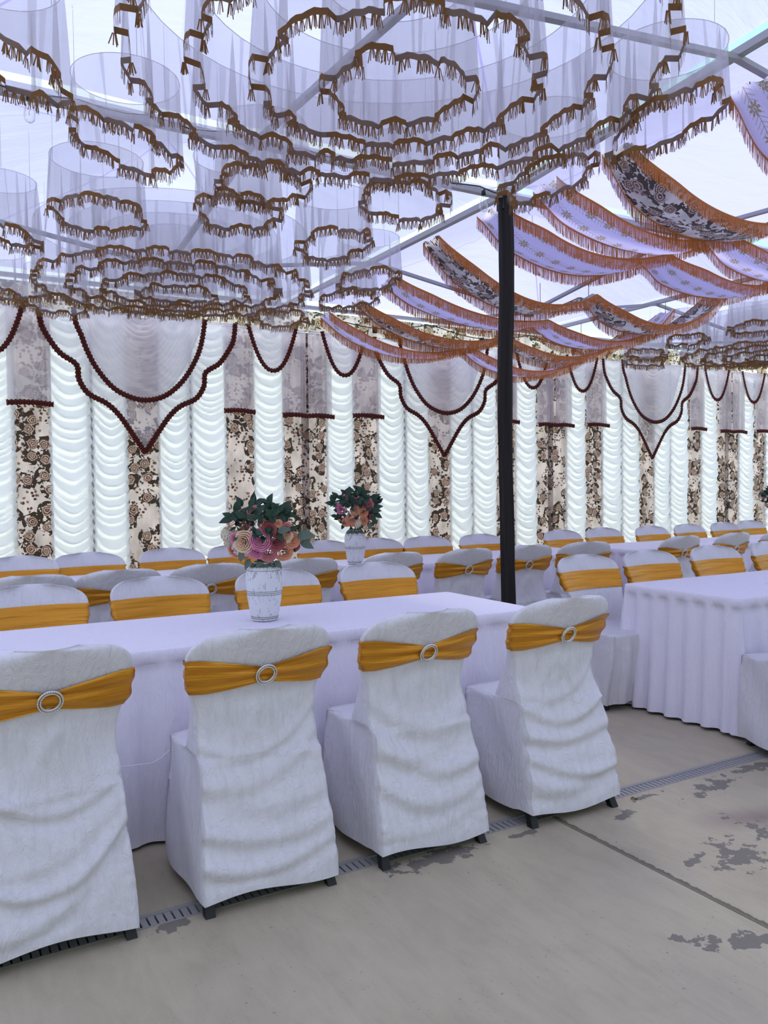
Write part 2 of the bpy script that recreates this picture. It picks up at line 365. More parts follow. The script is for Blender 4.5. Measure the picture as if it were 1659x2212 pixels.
# ------------------------------------------------------------------ floor, drain
fl = MB()
XA, XB, YA, YB = -6, 16, -6, 9
for (x0, x1, y0, y1) in [(XA, -.9, YA, 2.513), (-.892, 2.208, YA, 2.513), (2.216, 5.3, YA, 2.513), (5.308, XB, YA, 2.513), (XA, XB, 2.602, YB)]:
    fl.box(x0, x1, y0, y1, -.08, 0)
struct(fl.build('floor', MAT['floor'], smooth=False))
g = MB(); g.box(XA, XB, YA, YB, -.12, -.03); u_ = g.build('floor', MAT['dark'], smooth=False); struct(u_)
dr = empty('drain_channel', (0, 0, 0), 0, 'long grey slotted plastic drain running across the concrete under the near chairs', 'drain')
g = MB()
for x0 in [XA]: g.box(-3, 12, 2.514, 2.522, -.03, .001); g.box(-3, 12, 2.583, 2.601, -.03, .001)
g.build('drain_rim', MAT['grate'], dr, smooth=False)
g = MB(); p = .0262*2
k = -20
while k*p*.5 < 9:
    x = k*p*.5; g.box(x, x+.0262-.006, 2.522, 2.583, -.02, -.002); k += 1
g.build('drain_grate', MAT['grate'], dr, smooth=False)

# ------------------------------------------------------------------ tent canopies, frame, poles
BX = [-6.73, -3.38, -.03, 3.33, 6.67, 10.02, 13.37]; BY = [-2.5, .85, 4.2, 7.72]
EZ = 3.22
def ez(y): return 3.22+.062*max(0, 4.2-y)
def canz(x, y):
    i = max(k for k in range(6) if BX[k] <= x); j = max(k for k in range(3) if BY[k] <= y)
    a = (x-(BX[i]+BX[i+1])/2)/((BX[i+1]-BX[i])/2); b = (y-(BY[j]+BY[j+1])/2)/((BY[j+1]-BY[j])/2)
    m = min(1, (abs(a)**8+abs(b)**8)**.125); return ez(y)+.06+.62*(1-m)**.9-.03
def canopy(i, j):
    x0, x1, y0, y1 = BX[i], BX[i+1], BY[j], BY[j+1]
    x0 += .13 if i in (3,) else .02; x1 -= .02; y1 -= .045 if j == 1 else .02; y0 += .03
    cx, cy, hx, hy = (x0+x1)/2, (y0+y1)/2, (x1-x0)/2, (y1-y0)/2
    def fn(u, v):
        a, b = 2*u-1, 2*v-1; m = max(abs(a), abs(b)); mm = (abs(a)**8+abs(b)**8)**.125; mm = min(mm, 1)
        z = ez(cy+b*hy)+.05+.62*(1-mm)**.9-.05*sin(pi*min(1, m))*(1-.5*abs(abs(a)-abs(b)))
        z += .012*noise.noise(Vector((a*2.3+i*3, b*2.3+j*5, 0)))+(.02*sin(9*a+3*b)*(1-m) if j == 2 else 0)
        return (cx+a*hx, cy+b*hy, z)
    g = MB(); g.grid(30, 30, fn, uvf=lambda u, v: (2*u-1, 2*v-1))
    o = g.build('ceiling', MAT['canopy_lav'] if i == 3 else MAT['canopy']); struct(o)
for i in range(6):
    for j in range(3): canopy(i, j)
fr = empty('marquee_skeleton', (3.33, 4.2, 0), 0, 'grey metal skeleton of beams and trusses under the cloth canopies', 'tent frame')
def beam(a, b, w=.04, h=.035, nm='beam'):
    g = MB(); o_ = Vector((3.33, 4.2, 0)); g.beam(Vector(a)-o_, Vector(b)-o_, w, h); return g.build(nm, MAT['metal'], fr, smooth=False)
for i in range(1, 6):
    for j in range(0, 3):
        beam((BX[i], BY[j], ez(BY[j])), (BX[i], BY[j+1], ez(BY[j+1])), .042, .036)
for j in (1, 2, 3):
    for i in range(1, 5): beam((BX[i], BY[j], ez(BY[j])-.01), (BX[i+1], BY[j], ez(BY[j])-.01), .042, .036)
for i in (2, 3, 4):
    for j in (1, 2):
        cx, cy = (BX[i]+BX[i+1])/2-.03, (BY[j]+BY[j+1])/2-.04; hz = 3.12 if j == 1 else 2.95
        hub = (cx, cy, hz)
        for q in ((BX[i], cy, ez(cy)-.02), (BX[i+1], cy, ez(cy)-.02), (cx, BY[j], ez(BY[j])-.02), (cx, BY[j+1], ez(BY[j+1])-.02)): beam(q, hub, .034, .024, 'truss')
        g = MB(); g.lathe([(0, .03), (.05, .025), (.05, -.03), (0, -.04)], 10, (cx-3.33, cy-4.2, hz)); g.build('hub', MAT['metal'], fr)
# black wrapped pole
pl = empty('tent_pole', (3.33, 4.2, 0), 0, 'tall tent pole wrapped in black cloth standing between the table rows', 'pole')
g = MB()
def polef(u, v):
    z = v*3.19; t = 2*pi*u
    r = .044+.005*sin(5*t+z*1.3)+.004*sin(11*t-z*2)+.006*noise.noise(Vector((cos(t), sin(t), z*2.5)))
    bx = .028*noise.noise(Vector((0, 3.1, z*.9)))+.02*(1-v); return (bx+r*cos(t), r*sin(t), z)
g.grid(28, 90, polef, cyc=True); g.build('cloth_wrap', MAT['polecloth'], pl)
g = MB(); g.box(-.035, .035, -.035, .035, 3.12, 3.26); g.build('pole_bracket', MAT['black'], pl, smooth=False)
for (x, y) in ((3.33, .85), (6.67, 4.2), (6.67, 7.62), (-.03, 7.62), (3.33, 7.66), (10.02, 4.2), (-3.38, 4.2)):
    pass

# ------------------------------------------------------------------ wall of curtains
WY = 7.6; PW = 3.275; PC0 = 1.82; ZT = 2.93
g = MB(); g.grid(2, 2, lambda u, v: (-4+20*u, WY+.13, v*3.14))
wall = g.build('wall_back', cloth('plain_wall_cloth', lin(205, 205, 208), .8, .1, transl=.7, wr=.1, alpha=.35), smooth=False); struct(wall)
def ruched(g, x0, x1, z0, z1, seed, y=0):
    rnd = random.Random(seed); w = x1-x0; nz = int((z1-z0)/.0125)
    # irregular pitch table
    zs = []; z = z0-.5; 
    while z < z1+.5: z += rnd.uniform(.05, .125); zs.append(z)
    sagk = rnd.uniform(.9, 1.1); ph = rnd.uniform(0, 6)
    def prof(q):
        # q: height along the fold family -> depth
        import bisect
        k = bisect.bisect(zs, q); 
        if k <= 0 or k >= len(zs): return 0
        t = (q-zs[k-1])/(zs[k]-zs[k-1]); a = (zs[k]-zs[k-1])/.08
        return a*sm(-.05, .32, t)*(1-t)**.9*1.15
    def fn(u, v):
        z = z0+(z1-z0)*v; s = 4*u*(1-u)
        sag = (.165*s**.95)*(.75+.35*noise.noise(Vector((seed*1.7, 0, z*2.1))))*sagk
        q = z+sag+.014*noise.noise(Vector((u*3+seed, z*2, 0)))
        d = prof(q)*(.25+.75*s**.5)*.062
        pinch = .012*sin(z*75+seed)*(1-s)
        return (x0+w*u+pinch*(.5-u)*1.2, y+.04-d-.03*s**.5, z)
    g.grid(22, nz, fn)
def strip(g, x0, x1, z0, z1, y, n=8, uo=0):
    g.grid(n, 20, lambda u, v: (x0+(x1-x0)*u, y+.008*sin(u*9+uo)+.006*noise.noise(Vector((u*4+uo, v*5, 0))), z0+(z1-z0)*v), uvf=lambda u, v: (uo*1.37+(x1-x0)*u, (z1-z0)*v+uo*.83))
def ruffle(name, pts, parent, w=.05, y=-.075, step=.02):
    """pleated ribbon following a polyline in the x-z plane"""
    P = [Vector((p[0], p[1])) for p in pts]; seg = [(P[i+1]-P[i]).length for i in range(len(P)-1)]; L = sum(seg); n = max(4, int(L/(step/2)))
    def at(d):
        for i, sg in enumerate(seg):
            if d <= sg or i == len(seg)-1: return P[i].lerp(P[i+1], min(1, d/sg)), (P[i+1]-P[i]).normalized()
            d -= sg
    g = MB()
    def fn(u, v):
        d = u*L; c, t = at(d); nrm = Vector((-t.y, t.x)); k = round(u*n)
        edge = .005*sin(k*1.9)*(abs(v-.5)*2); q = c+nrm*(w*(v-.5)+edge*(1 if v > .5 else -1))
        return (q.x, y-.010*(1 if k % 2 else -1)*.6-.01*sin(pi*v), q.y)
    g.grid(n, 3, fn); return g.build(name, MAT['ruffle'], parent, smooth=False)
def smoothline(pts, k=6):
    out = []
    for i in range(len(pts)-1):
        p0 = Vector(pts[max(i-1, 0)]); p1 = Vector(pts[i]); p2 = Vector(pts[i+1]); p3 = Vector(pts[min(i+2, len(pts)-1)])
        for j in range(k):
            t = j/k; out.append(tuple(.5*((2*p1)+(-p0+p2)*t+(2*p0-5*p1+4*p2-p3)*t*t+(-p0+3*p1-3*p2+p3)*t**3)))
    out.append(tuple(pts[-1])); return out
VHALF = [(.875, 2.93), (.86, 2.80), (.83, 2.712), (.715, 2.543), (.577, 2.445), (.557, 2.317), (.48, 2.197), (.33, 2.119), (.218, 2.012), (.078, 1.806), (0, 1.685)]
INNER = [(-.60, 2.93), (-.585, 2.80), (-.54, 2.69), (-.50, 2.574), (-.42, 2.416), (-.29, 2.26), (-.15, 2.182), (0, 2.155), (.17, 2.20), (.33, 2.335), (.45, 2.52), (.52, 2.70), (.56, 2.93)]
lay = [('f', 0, .24), ('w', .24, .58), ('f', .58, .84), ('w', .84, 1.20), ('w', 1.20, 1.52), ('f', 1.52, 1.78), ('w', 1.78, 2.10), ('w', 2.10, 2.46), ('f', 2.46, 2.72), ('w', 2.72, 3.06), ('f', 3.06, 3.30)]
pnames = ['leftmost draped curtain wall panel, with the V valance left of the flower vases', 'draped curtain wall panel whose V valance hangs just left of the black pole', 'draped curtain wall panel to the right of the black pole, with a whole V valance', 'draped curtain wall panel at the far right edge behind the small vase', 'draped curtain wall panel cut by the left edge of the picture']
def swag(g, xc, hl, hr, ztop, depth, y, folds, ex=2.5):
    def fn(u, v):
        t = 2*u-1; vv = .04+.96*v; a = vv**.72; d = depth*vv
        h = hr if t > 0 else hl
        k = .5+.5*cos(pi*t)
        z = ztop-d*(1-abs(t)**ex); x = xc+t*h*a
        return (x, y-.018*sin(2*pi*folds*v)*(.35+.65*(1-abs(t)))-.03*(1-t*t), z)
    g.grid(40, int(folds*5), fn)
def panel(idx, pc, lbl, lo=None):
    root = empty('curtain_panel', (pc-PW/2, WY, 0), 0, lbl, 'curtain', 'curtain wall panels')
    c = PW/2
    for n, (k, a, b) in enumerate(lay):
        g = MB(); sd_ = idx*31+n
        if k == 'w': ruched(g, a+.004, b-.004, .02, ZT, sd_); g.build('ruched_drape', MAT['ruched'], root)
        else: strip(g, a-.03, b+.03, .02, ZT, .035, uo=sd_*.61); g.build('floral_drape', MAT['floral'], root)
    for xs in (1.20, 2.10):
        g = MB(); g.box(xs-.03, xs+.03, .045, .055, .02, ZT); g.build('seam_tape', MAT['seam'], root, smooth=False)
    g = MB(); strip(g, 0, PW, ZT-.01, 3.13, -.05, 30, idx*2.2); g.build('floral_valance', MAT['floral_top'], root)
    # V shaped sheer valance
    prof = smoothline([(-x, z) for x, z in VHALF]) + smoothline(VHALF[::-1])[1:]
    pv = prof
    g = MB(); N = len(pv)-1
    def vf(u, v):
        i = min(N, int(round(u*N))); x, z = pv[i]; zz = ZT+(z-ZT)*v
        return (c+x, -.070-.010*sin(x*26)*(.4+.6*v), zz)
    g.grid(N, 10, vf); g.build('sheer_v_valance', MAT['sheer_thin'], root)
    ruffle('maroon_ruffle', [(c+x, z) for x, z in pv], root, .048, -.095)
    g = MB(); swag(g, c-.02, .58, .58, ZT, .775, -.10, 15, 2.3); g.build('center_swag', MAT['sheer'], root)
    ruffle('maroon_ruffle', [(c+x, z) for x, z in smoothline(INNER)], root, .046, -.155)
    for s in (-1, 1):
        xc = c+s*1.245
        g = MB(); swag(g, xc, .25, .25, ZT, .43, -.075, 9, 2.2); g.build('side_swag', MAT['sheer'], root)
        arc = [(xc+.25*t, ZT-.43*(1-abs(t)**2.2)) for t in [q/12-1 for q in range(25)]]
        ruffle('maroon_ruffle', arc, root, .042, -.12)
        for (xa, xb, zb) in ((c+s*.76 if s > 0 else c-1.13, c+1.06 if s > 0 else c-.78, 2.09), (c+1.36 if s > 0 else .01, PW-.01 if s > 0 else c-1.36, 2.07)):
            g = MB(); g.grid(26, 8, lambda u, v: (xa+(xb-xa)*u, -.062-.016*sin(u*34+sin(u*7)*3)*(.3+.7*(1-v)), zb+(ZT-zb)*v)); g.build('sheer_jabot', MAT['sheer'], root)
            ruffle('maroon_ruffle', [(xa-.01, zb+.004), (xa*.7+xb*.3, zb+.012), (xa*.4+xb*.6, zb+.012), (xb+.01, zb)], root, .046, -.092)
    return root
for idx, k in enumerate((0, 1, 2, 3, -1)):
    panel(idx, PC0+k*PW, pnames[idx])

# ------------------------------------------------------------------ swagged cloth bands under the second bay
def zband(X, y):
    zsup = 3.11-.2*min(1.5, max(0, y-4.4))
    zend = 3.20-.36*min(.6, max(0, y-5.35))
    if X <= 5.0:
        t = (X-3.40)/1.6; base = zend+(zsup-zend)*t; sg = .27 if y < 3.6 else .19 if y < 4.8 else .27 if y < 5.5 else .14 if y < 6 else .20; return base-sg*4*t*(1-t)
    t = (X-5.0)/1.65; base = zsup+(3.17-.2*max(0, y-5.4)-zsup)*t; sg = .20 if y < 4.8 else .32 if y < 5.5 else .25; return base-sg*4*t*(1-t)
def band(yc, w, kind, label):
    root = empty('cloth_swag', (3.40, yc, 3.1), 0, label, 'cloth swag', 'draped cloth bands under the right canopy')
    o_ = Vector((3.40, yc, 3.1)); sd_ = yc*3.7
    def pos(u, v):
        X = 3.40+3.25*u; t = min(abs(X-3.4), abs(X-5.0), abs(X-6.65)); q = sm(0, .35, t)
        ww = w*(.62+.38*q); Y = yc+(v-.5)*ww+.03*noise.noise(Vector((u*4, sd_, 0)))
        z = zband(X, yc)-.04*q*(1-(2*v-1)**2)+.012*sin(v*9+u*11+sd_)*(1-.5*q)
        return Vector((X, Y, z))-o_
    g = MB(); g.grid(90, 12, pos, uvf=lambda u, v: (3.6*u+sd_, v*w)); g.build('cloth_band', MAT['embroid' if kind == 'lav' else 'floral_band'], root)
    rnd = random.Random(int(yc*100))
    for (u_, xt) in ((0, 3.40), (.493, 5.0), (1, 6.65)):
        q = pos(u_, .5); g = MB(); g.tube([q, (xt-3.40, 0, 3.20-3.1)], .003, 5); g.build('tie_cord', MAT['greytape'], root)
    for e_ in (0, 1):
        g = MB()
        g.grid(90, 1, lambda u, v: pos(u, e_)+Vector((0, (.003 if e_ else -.003), .006-.016*v)))
        n = 700
        for k in range(n):
            u = (k+.5*rnd.random())/n; p = pos(u, e_); q = pos(min(1, u+.0013), e_); L = .082*rnd.uniform(.88, 1.08)
            dx = rnd.uniform(-.004, .004); dy = rnd.uniform(-.004, .004); b = len(g.v)
            for pp, dz in ((p, 0), (q, 0), (q, -L), (p, -L)):
                s_ = -dz/L; g.v.append((pp.x+dx*s_, pp.y+dy*s_+(.004 if e_ else -.004), pp.z+dz)); g.uv.append((0, 0))
            g.f.append((b, b+1, b+2, b+3))
        g.build('fringe', MAT['fringe'], root, smooth=False)
band(2.47, .34, 'lav', 'lavender embroidered cloth band with orange fringe nearest the top right corner')
band(3.30, .34, 'flo', 'grey rose-printed cloth band with orange fringe sweeping large below the upper right chandelier')
band(3.90, .34, 'lav', 'narrow-looking lavender embroidered band just behind the large rose-printed band')
band(4.46, .46, 'lav', 'wide lavender embroidered band with gold flowers starting right behind the top of the black pole')
band(5.17, .34, 'flo', 'rose-printed cloth band with orange fringe passing behind the middle of the black pole top')
band(5.79, .38, 'lav', 'lavender embroidered band hanging lower, between the rose band and the curtain wall')
band(6.36, .30, 'flo', 'rose-printed band hanging low close to the curtain wall')
band(7.00, .30, 'lav', 'faint lavender band hanging lowest, right against the curtain wall top')

# ------------------------------------------------------------------ veil chandeliers
def veil(R, z0, z1, seed, parent, c=(0, 0), amp=None, tilt=(0, 0)):
    rnd = random.Random(seed); circ = 2*pi*R; amp = amp or .030; n = max(11, int(circ/.14))
    th = []; a = rnd.uniform(0, 1)
    for k in range(n): th.append(a); a += rnd.uniform(.6, 1.4)
    tot = a-th[0]; th = [(t-th[0])/tot for t in th]
    off = [rnd.choice((-1, 1))*rnd.uniform(.45, 1)*amp for _ in th]
    for k in range(1, n):
        if abs(off[k]-off[k-1]) < amp*.5: off[k] = -off[k]
    dzs = [rnd.uniform(-.007, .007) for _ in th]
    S_ = []
    for k in range(n):
        t0 = th[k]; t1 = th[(k+1) % n]+(1 if k == n-1 else 0)
        m = max(4, int((t1-t0)*circ/.02))
        for j in range(m):
            q = j/m; bow = sin(pi*q)
            S_.append((t0+(t1-t0)*q*.985+(0 if q else 0), off[k]+.010*bow*(1 if off[k] > 0 else -1)*.5, dzs[k]+.010*bow+.004*sin(j*1.9+k)))
        S_.append((t0+(t1-t0)*.995, off[k], dzs[k]-.004))
    N = len(S_); dom = rnd.uniform(0, 6)
    def pos(i, h):            # h 0 hem .. 1 top
        t, of, dz = S_[i % N]; ang = 2*pi*t+dom; k = (1-h)**.8
        r = R+of*k; tt = ang+.02*k*sin(ang*7+seed)
        px, py = r*cos(tt), r*sin(tt); dz2 = tilt[0]*(px*r_.x+py*r_.y)+tilt[1]*(px*fh.x+py*fh.y)+.010*noise.noise(Vector((px*4+seed, py*4, 0)))
        return (c[0]+px, c[1]+py, z0+(z1-z0)*h+(dz+dz2)*(1-h))
    g = MB()
    g.grid(N, 6, lambda u, v: pos(int(round(u*N)), v), cyc=True)
    nw = max(9, int(circ/.15))          # folded-over pleats of the same cloth
    for q in range(nw):
        i0 = int(rnd.random()*N); w1 = rnd.uniform(.004, .045); w0 = rnd.uniform(.002, .03); sh = rnd.uniform(-.03, .03); A = pos(i0, 0); an = atan2(A[1]-c[1], A[0]-c[0]); rr0 = sqrt((A[0]-c[0])**2+(A[1]-c[1])**2); rr1 = R
        def wf(u, v):
            rr = rr0+(rr1-rr0)*v+.004; a_ = an+((w0+(w1-w0)*v)*(u-.5)+sh*v)/R; return (c[0]+rr*cos(a_), c[1]+rr*sin(a_), A[2]+.02+(z1-A[2]-.02)*v)
        g.grid(2, 4, wf)
    vo = g.build('veil', MAT['veil'], parent)
    g = MB()
    g.grid(N, 1, lambda u, v: (lambda p: (p[0], p[1], p[2]+.022*v))(pos(int(round(u*N)), 0)), cyc=True)
    # tassels
    acc = 0; last = Vector(pos(0, 0)); nxt = .02
    for i in range(1, N+1):
        p = Vector(pos(i, 0)); acc += (p-last).length
        while acc > nxt:
            nxt += (.027 if R > .24 else .021)
            tdir = (p-last).normalized() if (p-last).length > 0 else Vector((1, 0, 0))
            for q in range(4):
                a0 = (q-1.5)*.0032; L = rnd.uniform(.034, .046); sp_ = (q-1.5)*rnd.uniform(.002, .006); rad = rnd.uniform(-.005, .005)
                A = p+tdir*a0; B = A+tdir*sp_+Vector((cos(i)*rad, sin(i)*rad, -L)); wv = tdir*.0019; b = len(g.v)
                for vv in (A-wv, A+wv, B+wv, B-wv): g.v.append(tuple(vv+Vector((0, 0, .001)))); g.uv.append((0, 0))
                g.f.append((b, b+1, b+2, b+3))
        last = p
    g.build('tassel_trim', MAT['braid'], vo, smooth=False)
    return vo
def cords(x, y, R, z, parent):
    for q in range(3):
        t = q*2.094+.5; p = (R*cos(t), R*sin(t)); zt = max(z+.02, canz(x+p[0], y+p[1])); g = MB(); g.tube([(p[0], p[1], z), (p[0], p[1], zt)], .0012, 4); g.build('hanging_cord', MAT['whitecord'], parent)
def hoop(R, z, parent):
    g = MB(); g.tube([(R*cos(t*2*pi/48), R*sin(t*2*pi/48), z) for t in range(49)], .0015, 5); return g.build('hoop', MAT['whitecord'], parent)
HZ = 2.82
def big(x, y, seed, label, hz=2.80):
    root = empty('veil_chandelier', (x, y, 0), 0, label, 'veil chandelier', 'large ringed veil chandeliers')
    for k, R in enumerate((.945, .725, .50, .265)):
        veil(R, hz-(.0, .010, .028, .045)[k], 3.17, seed+k, root); hoop(R, 3.17, root)
    cords(x, y, .945, 3.17, root)
    return root
big(1.545, 2.55, 11, 'largest white veil chandelier with four brown-tasselled rings, overhead at the top', 2.81)
big(1.665, 5.86, 23, 'far left white veil chandelier of four tasselled rings, in front of the curtain wall', 2.785)
big(8.36, 5.78, 37, 'veil chandelier of four tasselled rings partly cut off at the far right', 2.78)
small = [((.833, 3.646), .225, 'small round tasselled veil just left below the largest chandelier'),
         ((.889, 4.595), .24, 'small round tasselled veil above the left part of the far left chandelier'),
         ((1.537, 4.225), .225, 'small tasselled veil, lower of the overlapping pair below the largest chandelier'),
         ((1.509, 3.779), .215, 'small tasselled veil, upper of the overlapping pair below the largest chandelier'),
         ((2.254, 4.496), .225, 'small round tasselled veil low in the gap left of the black pole'),
         ((2.241, 3.654), .22, 'small flat-looking tasselled veil directly under the middle of the largest chandelier'),
         ((2.841, 5.123), .22, 'small tasselled veil beside the left ends of the lavender bands, upper of two'),
         ((3.002, 5.757), .225, 'small tasselled veil beside the left ends of the bands, lower of two'),
         ((2.693, 3.054), .225, 'small tasselled veil hanging right at the top of the black pole'),
         ((2.71, 2.354), .235, 'small tasselled veil in front of the sky gap at the upper right'),
         ((.457, 5.16), .20, 'small tasselled veil cut by the left edge, beside the two left round ones'),
         ((.30, 3.13), .20, 'tasselled veil cut by the upper left edge above the hanging bulb'),
         ((.55, 6.70), .21, 'tiny tasselled veil at the left edge just above the curtain wall'),
         ((1.02, 6.98), .24, 'tiny tasselled veil low behind the left side of the far left chandelier'),
         ((2.78, 6.66), .24, 'tiny tasselled veil low behind the right side of the far left chandelier'),
         ((7.274, 6.617), .22, 'flattened tasselled veil left of the far right chandelier, upper of two near the wall'),
         ((6.932, 5.765), .215, 'round tasselled veil left of the far right chandelier, below the rose band end'),
         ((6.968, 5.005), .225, 'round tasselled veil at the right edge above the far right chandelier'),
         ((7.70, 7.02), .23, 'flattened tasselled veil left of the far right chandelier, lower of two near the wall')]
for k, ((x, y), R, lb) in enumerate(small):
    root = empty('small_veil_lamp', (x, y, 0), 0, lb, 'hanging veil', 'small round hanging veils')
    veil(R, HZ, 3.12, 100+k, root, amp=.026, tilt=({0: -.30, 4: .12, 6: .10, 7: .10, 8: .26, 9: .30, 10: -.25, 11: -.32, 12: -.25, 15: -.12, 18: -.10}.get(k, 0), -.07)); hoop(R, 3.12, root); cords(x, y, R, 3.12, root)
# corner valance veil at the upper right
root = empty('small_veil_lamp', (3.85, 1.95, 0), 0, 'scalloped tasselled white cloth hanging at the top right corner', 'hanging veil')
veil(.30, 3.02, 3.22, 222, root, amp=.008); hoop(.30, 3.22, root)

# ------------------------------------------------------------------ chairs with covers
NR, NF = 44, 56
def wback(z):
    if z < .46: w = .232-.02*sm(.05, .46, z)
    else: w = .212-.004*sm(.46, .55, z)+.034*sm(.60, .76, z)
    if z > .785: w = max(.085, .248*max(0, 1-((z-.785)/.1135)**3.1)**.5)
    return w
def yrear(z): return .10*sm(.02, .60, z)-.092*max(0, min(1, (z-.66)/.24))**1.15
def thick(z): return (.10-.062*sm(.46, .80, z))*(max(.012, 1-((z-.80)/.099)**2)**.5 if z > .80 else 1)
def mkfold(style):
    rnd = random.Random(style*97+5)
    F = []
    n = 5
    sl0 = rnd.uniform(-.05, .05)+(.05 if style % 2 else .02)
    for k in range(n):
        F.append((.11+.09*k+rnd.uniform(-.03, .03), rnd.uniform(.03, .10), sl0+rnd.uniform(-.03, .03), rnd.uniform(.006, .019), rnd.uniform(.018, .040), rnd.uniform(-.10, .10)))
    D = [(rnd.uniform(-.3, .3), rnd.uniform(.7, 2.2)*s_, rnd.uniform(.004, .008)) for s_ in (-1, 1, -1, 1)]
    def f(x, z):
        u = x/.24; d = 0
        for (z0, cv, sl, am, wd, xo) in F:
            zc = z0+cv*((x-xo)/.2)**2+sl*(x/.24)
            q = (z-zc)/wd; d += am*exp(-q*q)*(.45+.55*min(1, abs(u-(.5 if sl > 0 else -.5))))-.6*am*exp(-((q+1.5)**2))
        d += .0035*sin(z*95+3*sin(z*31+style))*abs(u)**7*(1-sm(.45, .52, z))
        if z < .70:
            k = sm(.50, .68, z); d += .003*k*sin(x*70/(1+(.70-z)*4)+style)*exp(-(x/.10)**2)
            k = sm(.42, .66, z)
            for (x0, sl, am) in D:
                q = (x-(x0*.2+sl*(.70-z)*.35))/.024; d += am*exp(-q*q)*k*(1-sm(.60, .68, z)*.8)
        d += .008*noise.noise(Vector((x*7, z*5, style*3.1)))+.003*noise.noise(Vector((x*26+z*9, z*17, style*7.1)))
        return d*sm(.05, .11, z)*(1-sm(.66, .70, z)*.95)
    return f
def gus(z): return (.028+.15*max(0, (.70-z)/.24)**1.4)*(max(.012, 1-((z-.80)/.099)**2)**.5 if z > .80 else 1)
def P_back(i, z, off=0, fold=None):
    """point i of the closed ring around the backrest at height z"""
    wl = wback(z); wr_ = wback(z-.012*sm(.785, .80, z)*(1-sm(.885, .898, z))); yr = yrear(z); bs = .045*sm(.3, .6, z); k = .012*sm(.60, .52, z) if False else 0
    if i <= NR:
        t = 2*i/NR-1; w = wr_ if t > 0 else wl; x = w*t
        d = (fold(x, z) if fold else 0); return (x+off*(abs(t)**12)*(1 if t > 0 else -1), yr+bs*t*t-off*(1-.3*abs(t)**8)-d, z)
    q = (i-NR)/NF; e_ = .12
    if q < e_ or q > 1-e_:
        sg = 1 if q < e_ else -1; f = q/e_ if q < e_ else (1-q)/e_; w = wr_ if sg > 0 else wl
        return (sg*(w+off+.004*sin(pi*f)), yr+bs+gus(z)*f, z)
    t = 1-2*(q-e_)/(1-2*e_); w = wr_ if t > 0 else wl
    return (w*t+off*(abs(t)**12)*(1 if t > 0 else -1), yr+bs*t*t+thick(z)*.6+(gus(z)-thick(z)*.6)*abs(t)**5+off, z)
def chair_cover_mesh(style):
    fold = mkfold(style); g = MB(); rings = []; NT_ = NR+NF
    nA, nB, nC = 13, 30, 13
    rnd = random.Random(style); s1, s2 = rnd.uniform(-.012, .012), rnd.uniform(-.01, .01)
    def skirt(i, z):
        w = wback(z); yr = yrear(z)
        wf = .205+.03*(1-sm(.05, .46, z)); yf = .545-.045*(1-sm(.04, .46, z))+.012*sin(z*9)
        if i <= NR:
            t = 2*i/NR-1; x = w*t; hem = 0
            return (x, yr-fold(x, z), z)
        j = i-NR
        ph = style*1.3
        if j <= nA:
            q = j/nA; d = .008*sin(q*9+z*14+ph)*sin(pi*q)*(1-.5*sm(.3, .46, z))
            return (w+(wf-w)*q+d+.012*sin(pi*q)*(1-sm(.04, .46, z)), yr+(yf-yr)*q, z)
        if j <= nA+nB:
            q = (j-nA)/nB; ww = 1-2*q; r_ = 1-abs(ww)**7*.08
            return (wf*ww, yf*r_+.012*sin(q*24+ph)*(1-sm(.35, .46, z)), z)
        q = (j-nA-nB)/nC; d = .008*sin(q*8+z*15-ph)*sin(pi*q)
        return (-(wf+(w-wf)*q)-d-.012*sin(pi*q)*(1-sm(.04, .46, z)), yf+(yr-yf)*q, z)
    zs = [.045+(.455-.045)*k/38 for k in range(39)]
    for z in zs:
        ring = []
        for i in range(NT_):
            x, y, zz = skirt(i, z)
            if z < .1: zz += .012*cos(x*12+style)*(1 if y < .1 else .3)*(1-sm(.05, .1, z))
            ring.append((x, y, zz))
        rings.append(ring)
    top = [skirt(i, .455) for i in range(NT_)]; bk = [P_back(i, .475, 0, fold) for i in range(NT_)]
    for k in range(1, 11):
        t = k/10; ring = []
        for i in range(NT_):
            a, b = top[i], bk[i]
            if i <= NR: ring.append((a[0]+(b[0]-a[0])*t, a[1]+(b[1]-a[1])*t-0, a[2]+(b[2]-a[2])*t))
            else:
                e_ = sin(pi*min(1, t*1.0)); cush = .012*(1-(1-t)**3)
                ring.append((a[0]+(b[0]-a[0])*t, a[1]+(b[1]-a[1])*t, .455+cush+.008*t+.004*noise.noise(Vector((a[0]*9, t*3, style)))))
        rings.append(ring)
    z = .485
    while z < .86: rings.append([P_back(i, z, 0, fold) for i in range(NT_)]); z += .0115
    for z in (.866, .874, .881, .887, .892, .8955, .898): rings.append([P_back(i, z, 0, fold) for i in range(NT_)])
    b = 0
    for r in rings:
        for p in r: g.v.append(p); g.uv.append((p[0], p[2]))
    for k in range(len(rings)-1):
        for i in range(NT_):
            a = k*NT_+i; c = k*NT_+(i+1) % NT_; g.f.append((a, c, c+NT_, a+NT_))
    k = (len(rings)-1)*NT_; g.f.append(tuple(k+i for i in range(NT_)))
    return g
